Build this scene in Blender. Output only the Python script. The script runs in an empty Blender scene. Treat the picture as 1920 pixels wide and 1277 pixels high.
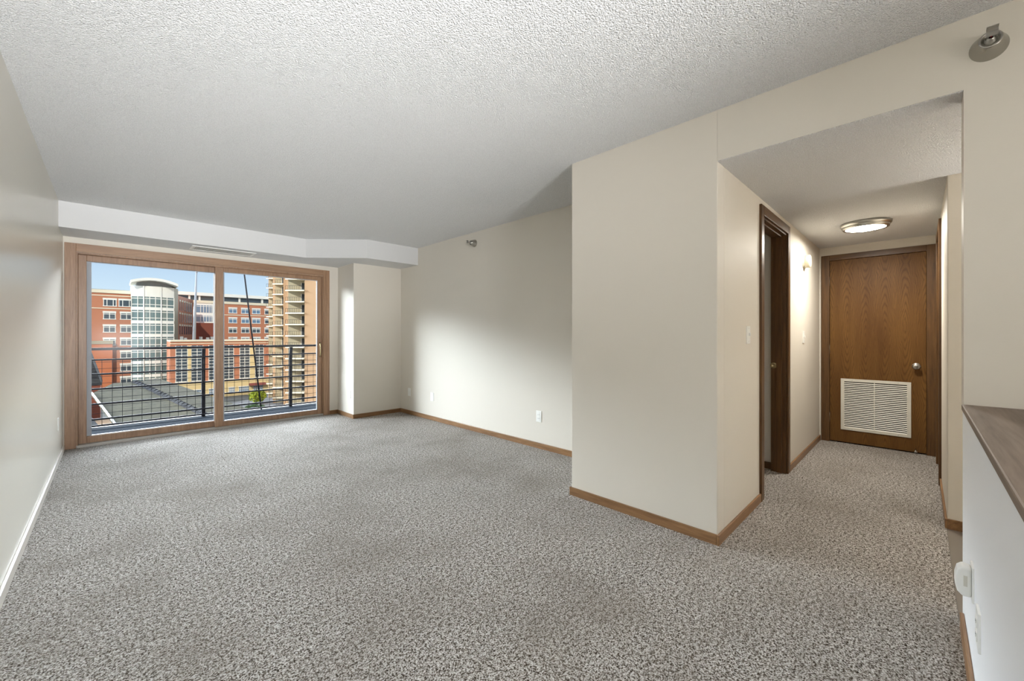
import bpy, bmesh, math, random
from mathutils import Vector, Matrix
random.seed(7)
S = bpy.context.scene
C = S.collection

# ------------------------------------------------------------------ camera, sky, sun, large lights, exposure
CAM_H = 1.176; YAW = 0.7808; FPX = 759.1; CY = 628.7
cam = bpy.data.cameras.new('camera'); cam_ob = bpy.data.objects.new('camera', cam); C.objects.link(cam_ob)
cam.sensor_width = 36.0; cam.lens = FPX / 1920 * 36.0
cam.shift_y = -(638.5 - CY) / 1920
cam.clip_start = 0.02; cam.clip_end = 2000
cam_ob.location = (0, 0, CAM_H); cam_ob.rotation_euler = (math.pi / 2, 0, -YAW)
S.camera = cam_ob
S.view_settings.view_transform = 'Standard'; S.view_settings.look = 'None'
S.view_settings.gamma = 1.0; S.view_settings.use_curve_mapping = False
S.view_settings.exposure = 0.87
S.cycles.max_bounces = 14; S.cycles.diffuse_bounces = 8; S.cycles.transparent_max_bounces = 12
S.cycles.sample_clamp_indirect = 8.0

w = bpy.data.worlds.new('sky'); S.world = w; w.use_nodes = True
nt = w.node_tree; nt.nodes.clear()
def wn(t, **k):
    n = nt.nodes.new(t)
    for a, b in k.items(): setattr(n, a, b)
    return n
tc = wn('ShaderNodeTexCoord'); sep = wn('ShaderNodeSeparateXYZ'); nt.links.new(tc.outputs['Generated'], sep.inputs[0])
ramp = wn('ShaderNodeValToRGB'); nt.links.new(sep.outputs['Z'], ramp.inputs[0])     # low sky as seen over the roofs
e = ramp.color_ramp.elements
e[0].position = 0.0; e[0].color = (0.46, 0.55, 0.60, 1); e[1].position = 0.22; e[1].color = (0.20, 0.30, 0.46, 1)
up = wn('ShaderNodeMapRange', interpolation_type='SMOOTHSTEP'); nt.links.new(sep.outputs['Z'], up.inputs['Value'])
up.inputs['From Min'].default_value = 0.15; up.inputs['From Max'].default_value = 0.25
dn = wn('ShaderNodeMapRange', interpolation_type='SMOOTHSTEP'); nt.links.new(sep.outputs['Z'], dn.inputs['Value'])
dn.inputs['From Min'].default_value = 0.28; dn.inputs['From Max'].default_value = 0.42; dn.inputs['To Min'].default_value = 1.0; dn.inputs['To Max'].default_value = 0.06
nth = wn('ShaderNodeMapRange', interpolation_type='SMOOTHSTEP'); dirn = wn('ShaderNodeVectorMath', operation='DOT_PRODUCT'); nt.links.new(tc.outputs['Generated'], dirn.inputs[0]); dirn.inputs[1].default_value = (-0.45, 0.893, 0)
nt.links.new(dirn.outputs['Value'], nth.inputs['Value'])
nth.inputs['From Min'].default_value = 0.25; nth.inputs['From Max'].default_value = 0.6
mul = wn('ShaderNodeMath', operation='MULTIPLY'); band = wn('ShaderNodeMath', operation='MULTIPLY'); nt.links.new(up.outputs[0], band.inputs[0]); nt.links.new(dn.outputs[0], band.inputs[1])
nt.links.new(band.outputs[0], mul.inputs[0]); nt.links.new(nth.outputs[0], mul.inputs[1])
SKY_BRIGHT = 43.0
mix = wn('ShaderNodeMix', data_type='RGBA'); nt.links.new(mul.outputs[0], mix.inputs['Factor'])
nt.links.new(ramp.outputs[0], mix.inputs['A']); mix.inputs['B'].default_value = (0.88 * SKY_BRIGHT, 0.95 * SKY_BRIGHT, 1.03 * SKY_BRIGHT, 1)
bg = wn('ShaderNodeBackground'); nt.links.new(mix.outputs['Result'], bg.inputs[0])
wo = wn('ShaderNodeOutputWorld'); nt.links.new(bg.outputs[0], wo.inputs[0])

sun = bpy.data.lights.new('sun', 'SUN'); sun.energy = 1.75; sun.angle = 0.009; sun.color = (1.0, 0.93, 0.82)
sun_ob = bpy.data.objects.new('sun', sun); C.objects.link(sun_ob)
sun_ob.rotation_euler = Vector((-0.36, -0.80, 0.48)).to_track_quat('Z', 'Y').to_euler()

def area(name, loc, rot, sx, sy, energy, col, portal=False, spread=math.pi):
    l = bpy.data.lights.new(name, 'AREA'); l.shape = 'RECTANGLE'; l.size = sx; l.size_y = sy; l.energy = energy; l.color = col; l.spread = spread
    if portal: l.cycles.is_portal = True
    o = bpy.data.objects.new(name, l); C.objects.link(o); o.location = loc; o.rotation_euler = rot
    return o
area('window_portal', (0.98, 6.36, 1.02), (-math.pi / 2, 0, 0), 2.5, 2.05, 1, (1, 1, 1), portal=True)
area('dining_fill', (1.0, -2.2, 1.2), (math.pi, 0, 0), 1.6, 1.4, 15, (1.0, 0.97, 0.92))  # added fill behind the camera, no such lamp in the room
def aim(v): return (-Vector(v)).to_track_quat('Z', 'Y').to_euler()
area('bounce_fill', (.15, -2.6, 1.0), aim((.0, .94, .34)), 0.9, 0.7, 42, (.96, 0.98, 1.0), spread=1.15)  # unseen fill added behind the camera to brighten the ceiling
area('kitchen_fill', (4.2, -1.6, 1.6), (math.pi, 0, 0), 1.6, 1.6, 140, (1.0, 0.96, 0.90))  # unseen fill added in the kitchen to brighten the hall

# ------------------------------------------------------------------ helpers
def tag(o, label=None, cat=None, group=None, kind=None):
    if label: o['label'] = label
    if cat: o['category'] = cat
    if group: o['group'] = group
    if kind: o['kind'] = kind
    return o
def wloc(o):
    v = Vector((0, 0, 0))
    while o: v += o.location; o = o.parent
    return v
class MB:
    def __init__(s): s.v = []; s.f = []; s.sm = []
    def add(s, vs, fs, smooth=False):
        b = len(s.v); s.v += [tuple(p) for p in vs]
        for f in fs: s.f.append([b + i for i in f]); s.sm.append(smooth)
        return s
    def box(s, x0, x1, y0, y1, z0, z1):
        x0, x1 = min(x0, x1), max(x0, x1); y0, y1 = min(y0, y1), max(y0, y1); z0, z1 = min(z0, z1), max(z0, z1)
        return s.add([(x0,y0,z0),(x1,y0,z0),(x1,y1,z0),(x0,y1,z0),(x0,y0,z1),(x1,y0,z1),(x1,y1,z1),(x0,y1,z1)],
                     [(0,3,2,1),(4,5,6,7),(0,1,5,4),(1,2,6,5),(2,3,7,6),(3,0,4,7)])
    def prism(s, poly, lo, hi, axis='z'):
        n = len(poly)
        def P(a, b, h): return {'z': (a, b, h), 'x': (h, a, b), 'y': (a, h, b)}[axis]
        vs = [P(a, b, lo) for a, b in poly] + [P(a, b, hi) for a, b in poly]
        return s.add(vs, [tuple(range(n))[::-1], tuple(range(n, 2 * n))] + [(i, (i + 1) % n, n + (i + 1) % n, n + i) for i in range(n)])
    def tube(s, pts, r, n=10, caps=True):
        pts = [Vector(p) for p in pts]; rs = r if isinstance(r, (list, tuple)) else [r] * len(pts); vs = []
        t0 = (pts[1] - pts[0]).normalized(); up = Vector((0, 0, 1)) if abs(t0.z) < .9 else Vector((1, 0, 0))
        u = t0.cross(up).normalized()
        for i, p in enumerate(pts):
            t = (pts[min(i + 1, len(pts) - 1)] - pts[max(i - 1, 0)]).normalized()
            u = (u - t * u.dot(t)).normalized(); q = t.cross(u)
            vs += [p + (u * math.cos(2 * math.pi * k / n) + q * math.sin(2 * math.pi * k / n)) * rs[i] for k in range(n)]
        fs = [(i * n + k, i * n + (k + 1) % n, (i + 1) * n + (k + 1) % n, (i + 1) * n + k) for i in range(len(pts) - 1) for k in range(n)]
        s.add(vs, fs, True)
        if caps:
            b = len(s.v) - len(vs)
            s.f.append([b + k for k in range(n)][::-1]); s.sm.append(False)
            m = len(s.v) - n; s.f.append([m + k for k in range(n)]); s.sm.append(False)
        return s
    def lathe(s, c, axis, prof, n=40):
        c = Vector(c); a = Vector(axis).normalized(); u = a.orthogonal().normalized(); q = a.cross(u); vs = []
        for (r, h) in prof:
            vs += [c + a * h + (u * math.cos(2 * math.pi * k / n) + q * math.sin(2 * math.pi * k / n)) * max(r, 1e-5) for k in range(n)]
        return s.add(vs, [(i * n + k, i * n + (k + 1) % n, (i + 1) * n + (k + 1) % n, (i + 1) * n + k) for i in range(len(prof) - 1) for k in range(n)], True)
    def build(s, name, m, parent=None, bevel=0, seg=2):
        me = bpy.data.meshes.new(name); off = wloc(parent) if parent else Vector((0, 0, 0))
        me.from_pydata([Vector(p) - off for p in s.v], [], s.f); me.materials.append(m)
        me.polygons.foreach_set('use_smooth', s.sm)
        bm = bmesh.new(); bm.from_mesh(me); bmesh.ops.recalc_face_normals(bm, faces=bm.faces); bm.to_mesh(me); bm.free()
        o = bpy.data.objects.new(name, me); C.objects.link(o)
        if parent: o.parent = parent
        if bevel:
            b = o.modifiers.new('bevel', 'BEVEL'); b.width = bevel; b.segments = seg; b.limit_method = 'ANGLE'; b.angle_limit = 0.7
        return o
def empty(name, loc, label=None, cat=None, group=None, kind=None):
    o = bpy.data.objects.new(name, None); C.objects.link(o); o.location = loc; o.empty_display_size = .1
    return tag(o, label, cat, group, kind)
def B(*a): return MB().box(*a)

# ------------------------------------------------------------------ materials
def mat(name, col=(.5, .5, .5), rough=.6, metal=0, spec=.5):
    m = bpy.data.materials.new(name); m.use_nodes = True
    b = m.node_tree.nodes['Principled BSDF']
    b.inputs['Base Color'].default_value = (*col, 1); b.inputs['Roughness'].default_value = rough
    b.inputs['Metallic'].default_value = metal; b.inputs['Specular IOR Level'].default_value = spec
    return m
class NT:
    def __init__(s, m): s.m = m; s.t = m.node_tree; s.b = s.t.nodes['Principled BSDF']
    def n(s, ty, ins={}, **k):
        n = s.t.nodes.new(ty)
        for a, b in k.items(): setattr(n, a, b)
        for a, b in ins.items():
            if isinstance(b, bpy.types.NodeSocket): s.t.links.new(b, n.inputs[a])
            else: n.inputs[a].default_value = b
        return n
    def math(s, op, a, b=0.0, c=0.0): return s.n('ShaderNodeMath', {0: a, 1: b, 2: c}, operation=op).outputs[0]
    def coord(s, scale=(1, 1, 1), what='Object'):
        t = s.n('ShaderNodeTexCoord'); return s.n('ShaderNodeMapping', {'Vector': t.outputs[what], 'Scale': scale}).outputs[0]
    def noise(s, v, scale, detail=3, rough=.5, dist=0): return s.n('ShaderNodeTexNoise', {'Vector': v, 'Scale': scale, 'Detail': detail, 'Roughness': rough, 'Distortion': dist}).outputs['Fac']
    def ramp(s, fac, stops):
        r = s.n('ShaderNodeValToRGB', {0: fac}); el = r.color_ramp.elements
        while len(el) < len(stops): el.new(.5)
        for i, (p, c) in enumerate(stops): el[i].position = p; el[i].color = (*c, 1)
        return r.outputs[0]
    def mix(s, f, a, b): 
        n = s.n('ShaderNodeMix', data_type='RGBA')
        for sock, v in ((n.inputs['Factor'], f), (n.inputs['A'], a), (n.inputs['B'], b)):
            if isinstance(v, bpy.types.NodeSocket): s.t.links.new(v, sock)
            else: sock.default_value = v if not isinstance(v, tuple) or len(v) == 4 else (*v, 1)
        return n.outputs['Result']
    def col(s, c): s.t.links.new(c, s.b.inputs['Base Color'])
    def bump(s, h, strength, dist): s.t.links.new(s.n('ShaderNodeBump', {'Height': h, 'Strength': strength, 'Distance': dist}).outputs[0], s.b.inputs['Normal'])

def wall_paint(name, col, rough=.5):
    m = mat(name, col, rough, spec=.35); t = NT(m); v = t.coord()
    t.bump(t.noise(v, 160, 3), .12, .002)
    n = t.noise(v, 1.3, 2); t.col(t.mix(n, tuple(c * .985 for c in col), tuple(min(1, c * 1.015) for c in col)))
    return m
M = {}
M['wall'] = wall_paint('beige_wall_paint', (.65, .61, .54), .55)
M['wall_satin'] = wall_paint('satin_wall_paint', (.68, .645, .565), .28)
M['wall_satin'].node_tree.nodes['Principled BSDF'].inputs['Specular IOR Level'].default_value = .6
M['white_paint'] = wall_paint('white_wall_paint', (.89, .905, .93), .5)
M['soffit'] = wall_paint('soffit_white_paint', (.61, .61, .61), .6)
def popcorn(name, col):
    m = mat(name, col, .9, spec=.1); t = NT(m); v = t.coord()
    vo = t.n('ShaderNodeTexVoronoi', {'Vector': v, 'Scale': 170.0, 'Randomness': 1.0}, feature='SMOOTH_F1').outputs['Distance']
    n = t.noise(v, 190, 3, .6)
    h = t.math('SUBTRACT', t.math('MULTIPLY', n, 1.2), vo)
    t.bump(h, 1.0, .0095)
    n2 = t.noise(v, 1.1, 2); sp = t.n('ShaderNodeMapRange', {'Value': t.noise(v, 230, 2), 'From Min': .32, 'From Max': .62}).outputs[0]
    c = t.mix(n2, tuple(c * .985 for c in col), tuple(c * 1.01 for c in col)); t.col(t.mix(sp, tuple(c * .80 for c in col), c))
    return m
M['ceiling'] = popcorn('popcorn_ceiling', (.94, .94, .94))
def carpet():
    m = mat('speckled_carpet', (.4, .38, .34), .95, spec=.08); t = NT(m); v = t.coord()
    yarn = t.noise(v, 165, 2, .5, .4)                                   # two tone yarn flecks, light over brown
    fine = t.noise(t.coord((1, 1, 1)), 430, 2, .6)
    tuft = t.noise(v, 62, 2, .5)
    f = t.math('ADD', t.math('ADD', t.math('MULTIPLY', yarn, .56), t.math('MULTIPLY', tuft, .26)), t.math('MULTIPLY', fine, .18))
    c = t.ramp(f, [(.395, (.035, .024, .016)), (.452, (.18, .145, .112)), (.505, (.52, .482, .436)), (.575, (.88, .85, .82))])
    big = t.noise(v, 1.5, 4, .6)
    c = t.mix(t.n('ShaderNodeMapRange', {'Value': big, 'From Min': .45, 'From Max': .66, 'To Max': .42}).outputs[0], c, (.26, .222, .180))
    t.col(c)
    vo = t.n('ShaderNodeTexVoronoi', {'Vector': v, 'Scale': 130.0})
    lay = t.noise(t.coord((1, 2.6, 1)), 5.0, 3, .55, .8)                # brushed pile direction, footmarks
    h = t.math('ADD', t.math('MULTIPLY', t.math('SUBTRACT', 1.0, vo.outputs['Distance']), .7), t.math('MULTIPLY', fine, .6))
    h = t.math('ADD', h, t.math('MULTIPLY', lay, 3.0))
    t.bump(h, 1.0, .014)
    return m
M['carpet'] = carpet()
def wood(name, light, dark, axis, rough=.38, fine=1.0):
    m = mat(name, light, rough, spec=.4); t = NT(m)
    k = {'x': (2.2, 34, 34), 'y': (34, 2.2, 34), 'z': (34, 34, 2.2)}[axis]
    v = t.coord(tuple(a * fine for a in k)); n1 = t.noise(v, 1.0, 5, .65, .6); v2 = t.coord(tuple(a * fine * 5 for a in k)); n2 = t.noise(v2, 1.0, 2)
    f = t.math('ADD', t.math('MULTIPLY', n1, .75), t.math('MULTIPLY', n2, .25))
    t.col(t.ramp(f, [(.33, dark), (.5, tuple((a + b) / 2 for a, b in zip(light, dark))), (.66, light)]))
    t.bump(n2, .08, .001)
    return m
OAK_L, OAK_D = (.37, .225, .135), (.215, .122, .07)
DK_L, DK_D = (.135, .066, .021), (.055, .025, .008)
for a in 'xyz':
    M['oak_' + a] = wood('oak_trim_' + a, OAK_L, OAK_D, a)
    M['dark_' + a] = wood('stained_trim_' + a, DK_L, DK_D, a)
M['base_x'] = wood('baseboard_wood_x', (.30, .165, .075), (.15, .075, .032), 'x'); M['base_y'] = wood('baseboard_wood_y', (.30, .165, .075), (.15, .075, .032), 'y')
M['cap'] = wood('half_wall_cap_wood', (.24, .18, .14), (.115, .08, .06), 'x', .55, .55)
M['frame_pale'] = mat('pale_baseboard_paint', (.56, .52, .46), .35)
def door_veneer():
    m = mat('oak_door_veneer', (.3, .15, .05), .5, spec=.22); t = NT(m)
    s = t.n('ShaderNodeSeparateXYZ', {0: t.coord()}); y, z = s.outputs[1], s.outputs[2]
    per = .152
    cellf = t.math('DIVIDE', t.math('ADD', y, 10 * per), per); tcol = t.math('SUBTRACT', t.math('FRACT', cellf), .5); idx = t.math('FLOOR', cellf)
    wob = t.math('SUBTRACT', t.noise(t.coord((1, 9, 1.6)), 2.2, 3), .5)
    a = t.math('MULTIPLY', t.math('ADD', tcol, t.math('MULTIPLY', wob, .30)), per)
    zz = t.math('ADD', z, t.math('MULTIPLY', t.math('SINE', t.math('MULTIPLY', idx, 2.1)), .10))
    g = t.math('MULTIPLY', t.math('PINGPONG', t.math('ADD', zz, .05), .62), .105)
    r = t.math('SQRT', t.math('ADD', t.math('MULTIPLY', a, a), t.math('MULTIPLY', g, g)))
    ring = t.math('ADD', t.math('MULTIPLY', t.math('SINE', t.math('ADD', t.math('MULTIPLY', r, 720.0), t.math('MULTIPLY', t.noise(t.coord((1, 30, 3)), 1.0, 3), 5.0))), .5), .5)
    ring = t.math('POWER', ring, 2.2)
    fine = t.noise(t.coord((40, 420, 9)), 1.0, 3, .6); broad = t.noise(t.coord((3, 9, 1.2)), 1.0, 3)
    base = t.ramp(broad, [(.3, (.110, .048, .010)), (.7, (.185, .090, .021))])
    c = t.mix(t.math('MULTIPLY', ring, .52), base, (.048, .019, .005))
    c = t.mix(t.math('MULTIPLY', fine, .40), c, (.085, .036, .010))
    t.col(c); t.bump(fine, .06, .001)
    return m
M['veneer'] = door_veneer()
M['vinyl'] = mat('vinyl_floor', (.17, .145, .12), .45)
M['plastic'] = mat('white_plastic', (.80, .80, .77), .35)
M['ivory'] = mat('ivory_plastic', (.58, .53, .40), .45)
M['dark'] = mat('dark_slot', (.03, .03, .03), .6)
M['gap'] = mat('shadow_gap_black', (.012, .01, .008), .8)
M['nickel'] = mat('brushed_nickel', (.50, .49, .46), .28, 1.0)
M['cup'] = mat('dark_satin_steel', (.40, .385, .355), .25, 1.0)
M['chrome'] = mat('chrome', (.62, .61, .58), .2, 1.0)
M['brass'] = mat('aged_brass', (.45, .36, .20), .35, 1.0)
M['grille'] = mat('grille_painted_metal', (.60, .58, .51), .4)
M['alu'] = mat('pale_aluminium_sill', (.36, .34, .31), .4, .2)
M['gasket'] = mat('white_vinyl_gasket', (.34, .36, .39), .5, spec=.2)
M['iron'] = mat('black_iron', (.012, .012, .016), .6, spec=.15)
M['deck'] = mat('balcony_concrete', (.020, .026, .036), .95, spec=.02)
m = mat('lamp_diffuser', (.9, .9, .88), .4); b = m.node_tree.nodes['Principled BSDF']
LAMP = 95.0
b.inputs['Emission Color'].default_value = (1.0, .95, .85, 1); b.inputs['Emission Strength'].default_value = LAMP; M['lamp'] = m
m = bpy.data.materials.new('window_glass'); m.use_nodes = True; t = m.node_tree; t.nodes.clear()
tr = t.nodes.new('ShaderNodeBsdfTransparent'); tr.inputs[0].default_value = (.97, .985, .98, 1); gl = t.nodes.new('ShaderNodeBsdfGlossy'); gl.inputs['Roughness'].default_value = 0.12
fr = t.nodes.new('ShaderNodeFresnel'); fr.inputs[0].default_value = 1.07; mx = t.nodes.new('ShaderNodeMixShader'); ou = t.nodes.new('ShaderNodeOutputMaterial')
t.links.new(fr.outputs[0], mx.inputs[0]); t.links.new(tr.outputs[0], mx.inputs[1]); t.links.new(gl.outputs[0], mx.inputs[2]); t.links.new(mx.outputs[0], ou.inputs[0]); M['glass'] = m

# ------------------------------------------------------------------ room measures (metres; x towards the hall door, y towards the window)
H = 2.44; XL = -.349; XR = 3.171; N = 2.419; YW = 6.187; YN = 1.814; YH = .803; XD = 5.683; HH = 2.152
XB = 2.433; YB = 5.63; YS = 5.68; YS2 = 5.143; XS1 = 1.82; XS2 = 2.405; ZS = 2.195; YP = -.121; YR = -.115; XN2 = 3.63; YBK = -3.2
def struct(name, mb, m, label, cat, bevel=0):
    o = mb.build(name, m, None, bevel); return tag(o, label, cat, kind='structure')
struct('wall_facade_blocker', MB().box(-9, XL - .12, YW, YW + .15, -6, 9).box(-80, -32, -20, 6, -17, 42).box(XL - .12, 12, YW, YW + .15, H + .1, 9).box(XR + .13, 12, YW, YW + .15, -6, H + .1), M['wall'], 'outer face of our own building with an added unseen sun blocking mass', 'facade wall and sun blocker')  # tall mass at left is unseen, added to shade the shingled roof
# floor and ceilings
f = MB().prism([(XL - .1, YBK), (N + .06, YBK), (N + .06, -.111), (XD + .1, -.111), (XD + .1, 1.75), (XR + .1, 1.75), (XR + .1, YW + .02), (XL - .1, YW + .02)], -.12, 0)
struct('floor', f, M['carpet'], 'speckled grey and brown cut pile carpet covering living room and hall', 'floor')
struct('floor_kitchen', B(N + .061, XD + .1, YBK, -.112, -.12, -.002), M['vinyl'], 'strip of smooth brown kitchen flooring beyond the carpet edge', 'floor')
cl = MB().prism([(XL - .1, YBK), (N + .1, YBK), (N + .1, YN - .05), (XR + .1, YN - .05), (XR + .1, YW + .15), (XL - .1, YW + .15)], H, H + .12)
struct('ceiling', cl, M['ceiling'], 'white popcorn textured living room ceiling', 'ceiling')
struct('ceiling_hall', MB().box(N + .001, N + .121, YP + .001, YH - .001, HH, HH + .0035).box(N + .1205, XD + .1, YBK, 1.75, HH, HH + .1), M['ceiling'], 'lower popcorn textured ceiling over the hall', 'ceiling')
# walls
struct('wall_left', B(XL - .12, XL, YBK, YW + .15, -.1, H + .1), M['wall_satin'], 'long beige wall left of the glass door', 'wall')
ww = B(XL - .1, -.262, YW, YW + .15, -.1, H); ww.box(2.222, XR + .1, YW, YW + .15, -.1, H); ww.box(-.262, 2.222, YW, YW + .15, 2.047, H)
struct('wall_window', ww, M['wall'], 'beige end wall around the sliding glass door', 'wall')
struct('wall_corner', B(XB, XR + .02, YB, YW + .01, -.1, ZS + .05), M['wall'], 'boxed out beige corner beside the glass door', 'wall', .004)
struct('wall_right', B(XR, XR + .12, YN - .1, YW + .1, -.1, H), M['wall'], 'far beige right wall with outlets', 'wall')
nw = MB().box(N, N + .115, YH, YN, -.1, H + .02); nw.box(N + .115, XR + .1, YN - .11, YN, -.1, H + .02)
struct('wall_near', nw, M['wall'], 'beige wall block standing forward at the hall corner', 'wall', .004)
hw = MB().box(N + .114, 3.33, YH, YH + .11, -.1, HH + .02); hw.box(4.074, XD + .1, YH, YH + .11, -.1, HH + .02); hw.box(3.33, 4.074, YH, YH + .11, 2.04, HH + .02)
struct('wall_hall_left', hw, M['wall'], 'left hall wall with the open doorway', 'wall')
struct('wall_side_room', MB().box(4.13, 4.2, YH + .11, 1.75, -.1, HH + .02).box(N + .1, 4.2, 1.70, 1.76, -.1, HH + .02), M['wall'], 'dim beige wall seen inside the open doorway', 'wall')
dw = MB().box(XD, XD + .12, .717, YH + .05, -.1, HH + .02); dw.box(XD, XD + .12, YR - .1, -.044, -.1, HH + .02); dw.box(XD, XD + .12, -.044, .717, 2.005, HH + .02)
struct('wall_hall_end', dw, M['wall'], 'end wall of the hall above the louvred door', 'wall')
hr = MB().box(XN2, 4.66, YR - .12, YR, -.1, HH + .02); hr.box(5.36, XD + .05, YR - .12, YR, -.1, HH + .02); hr.box(4.66, 5.36, YR - .12, YR, 2.03, HH + .02)
hr.box(XN2, XN2 + .12, YBK + 1.5, YR - .1, -.1, HH + .02)
struct('wall_hall_right', hr, M['wall'], 'right hall wall with its narrow end facing the living room', 'wall', .004)
pw = MB().prism([(YBK, .87), (YP, .87), (YP, HH + .004), (YH - .0005, HH + .004), (YH - .0005, H + .02), (YBK, H + .02)], N, N + .12, 'x'); pw.box(N, N + .12, YBK, -.34, -.1, .9)
struct('wall_header', pw, M['wall'], 'beige header over the hall opening and the pier above the half wall', 'wall')
struct('wall_half', B(.5, N + .12, -.31, -.124, -.1, .876), M['white_paint'], 'white half wall under the wooden ledge', 'wall', .003)
struct('trim_ledge', B(.47, N - .001, -.345, -.115, .876, .9), M['cap'], 'dark grained wooden ledge capping the half wall', 'ledge', .004)
struct('wall_back', MB().box(XL - .1, XD + .2, YBK - .12, YBK, -.1, H + .1), M['wall'], 'beige wall behind the dining area', 'wall')
struct('wall_kitchen_end', B(XD + .1, XD + .22, YBK, YR - .09, -.1, HH + .1), M['wall'], 'kitchen end wall', 'wall')
struct('wall_header_return', B(N + .1, XR + .1, YN - .12, YN - .1, HH, H), M['wall'], 'wall infill above side room', 'wall')
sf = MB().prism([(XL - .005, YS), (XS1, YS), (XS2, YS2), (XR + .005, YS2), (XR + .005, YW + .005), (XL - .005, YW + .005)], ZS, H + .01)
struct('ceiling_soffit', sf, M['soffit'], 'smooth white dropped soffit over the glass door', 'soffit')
# baseboards
BT = .013; BH = .058
def base(name, pieces, m, label): 
    mb = MB()
    for p in pieces: mb.box(*p, -.02, BH)
    struct(name, mb, m, label, 'baseboard', .003)
base('baseboard_left', [(XL, XL + BT, -.9, YW - .02)], M['frame_pale'], 'pale painted baseboard along the left wall')
base('baseboard_window', [(2.306, XB - BT, YW - BT, YW)], M['base_x'], 'short brown baseboard between glass door and boxed corner')
base('baseboard_corner_side', [(XB - BT, XB, YB - BT, YW - .001)], M['base_y'], 'brown baseboard on the glass door side of boxed corner')
base('baseboard_corner_front', [(XB, XR - BT, YB - BT, YB)], M['base_x'], 'dark brown baseboard on the front of boxed corner')
base('baseboard_right', [(XR - BT, XR, YN, YB - .001)], M['base_y'], 'brown baseboard along the far right wall')
base('baseboard_near', [(N - BT, N, YH, YN + BT)], M['base_y'], 'brown baseboard on the forward wall block')
base('baseboard_hall_left', [(N - BT, 3.264, YH - BT, YH - .0005), (4.14, XD - .016, YH - BT, YH - .0005)], M['base_x'], 'brown baseboard along the left hall wall')
base('baseboard_hall_right', [(XN2 - BT, 4.6, YR, YR + BT * .8), (XN2 - BT, XN2, YR - .6, YR)], M['base_x'], 'brown baseboard round the right hall wall end')
base('baseboard_half', [(.5, N + .02, -.1235, -.111)], M['base_x'], 'brown baseboard at the foot of the white half wall')
base('baseboard_side_room', [(4.117, 4.13, YH + .115, 1.7)], M['dark_y'], 'dark baseboard inside the open doorway')

# ------------------------------------------------------------------ sliding glass door (door_1)
d1 = empty('door_1', (.98, YW, 0), 'wide oak framed sliding glass door opening on the balcony', 'glass door', kind='structure')
def frame_rect(x0, x1, z0, z1, wl, wr, wt, wb, y0, y1):
    return MB().box(x0, x0 + wl, y0, y1, z0, z1).box(x1 - wr, x1, y0, y1, z0, z1).box(x0 + wl, x1 - wr, y0, y1, z1 - wt, z1).box(x0 + wl, x1 - wr, y0, y1, z0, z0 + wb)
cs = MB().box(-.339, -.257, YW - .016, YW + .002, 0, 2.133).box(2.218, 2.306, YW - .016, YW + .002, 0, 2.133)
cs.build('casing_side', M['oak_z'], d1, .003)
B(-.257, 2.218, YW - .016, YW + .002, 2.048, 2.133).build('casing_head', M['oak_x'], d1, .003)
MB().box(-.262, -.246, YW, YW + .15, 0, 2.047).box(2.206, 2.222, YW, YW + .15, 0, 2.047).box(-.246, 2.206, YW, YW + .15, 2.03, 2.047).build('jamb', M['oak_z'], d1)
MB().box(-.257, 2.218, YW - .012, YW + .15, -.02, .026).build('threshold', M['alu'], d1, .003)
# fixed pane, outer track
p1 = frame_rect(-.246, 1.0, .026, 2.03, .062, .07, .062, .07, YW + .075, YW + .115).build('fixed_panel', M['oak_z'], d1, .003)
frame_rect(-.184, .93, 0.096, 1.968, .036, .006, .006, .005, YW + .097, YW + .113).build('gasket', M['gasket'], p1)
B(-.150, .92, YW + .103, YW + .107, .103, 1.958).build('pane', M['glass'], p1)
# sliding pane, inner track
p2 = frame_rect(.925, 2.206, .026, 2.03, .085, .062, .052, .062, YW + .018, YW + .058).build('sliding_panel', M['oak_z'], d1, .003)
frame_rect(1.01, 2.144, .088, 1.978, .012, .005, .005, .005, YW + .024, YW + .052).build('gasket', M['gasket'], p2)
B(1.02, 2.134, YW + .036, YW + .04, .098, 1.968).build('pane', M['glass'], p2)
hd = MB().tube([(2.176, YW + .018, .86), (2.176, YW - .012, .88), (2.176, YW - .016, .96), (2.176, YW - .012, 1.05), (2.176, YW + .018, 1.07)], .008, 8)
tag(hd.build('pull_handle', M['brass'], p2), 'brass pull handle')

# ------------------------------------------------------------------ hall doors
d2 = empty('door_2', (XD, .336, 0), 'stained oak flush door with white louvred grille at hall end', 'door', kind='structure')
MB().box(XD - .016, XD + .002, .7125, .786, 0, 2.062).box(XD - .016, XD + .002, -.113, -.0415, 0, 2.062).build('casing_side', M['dark_z'], d2, .003)
B(XD - .016, XD + .002, -.0415, .7125, 2.0015, 2.062).build('casing_head', M['dark_y'], d2, .003)
B(XD + .05, XD + .06, -.044, .717, 0, 2.005).build('gap_shade_sheet', M['gap'], d2)  # black sheet behind the leaf, stands in for shade in the door gap
leaf = B(XD + .004, XD + .044, -.040, .711, .012, 2.0).build('leaf', M['veneer'], d2, .002)
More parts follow.
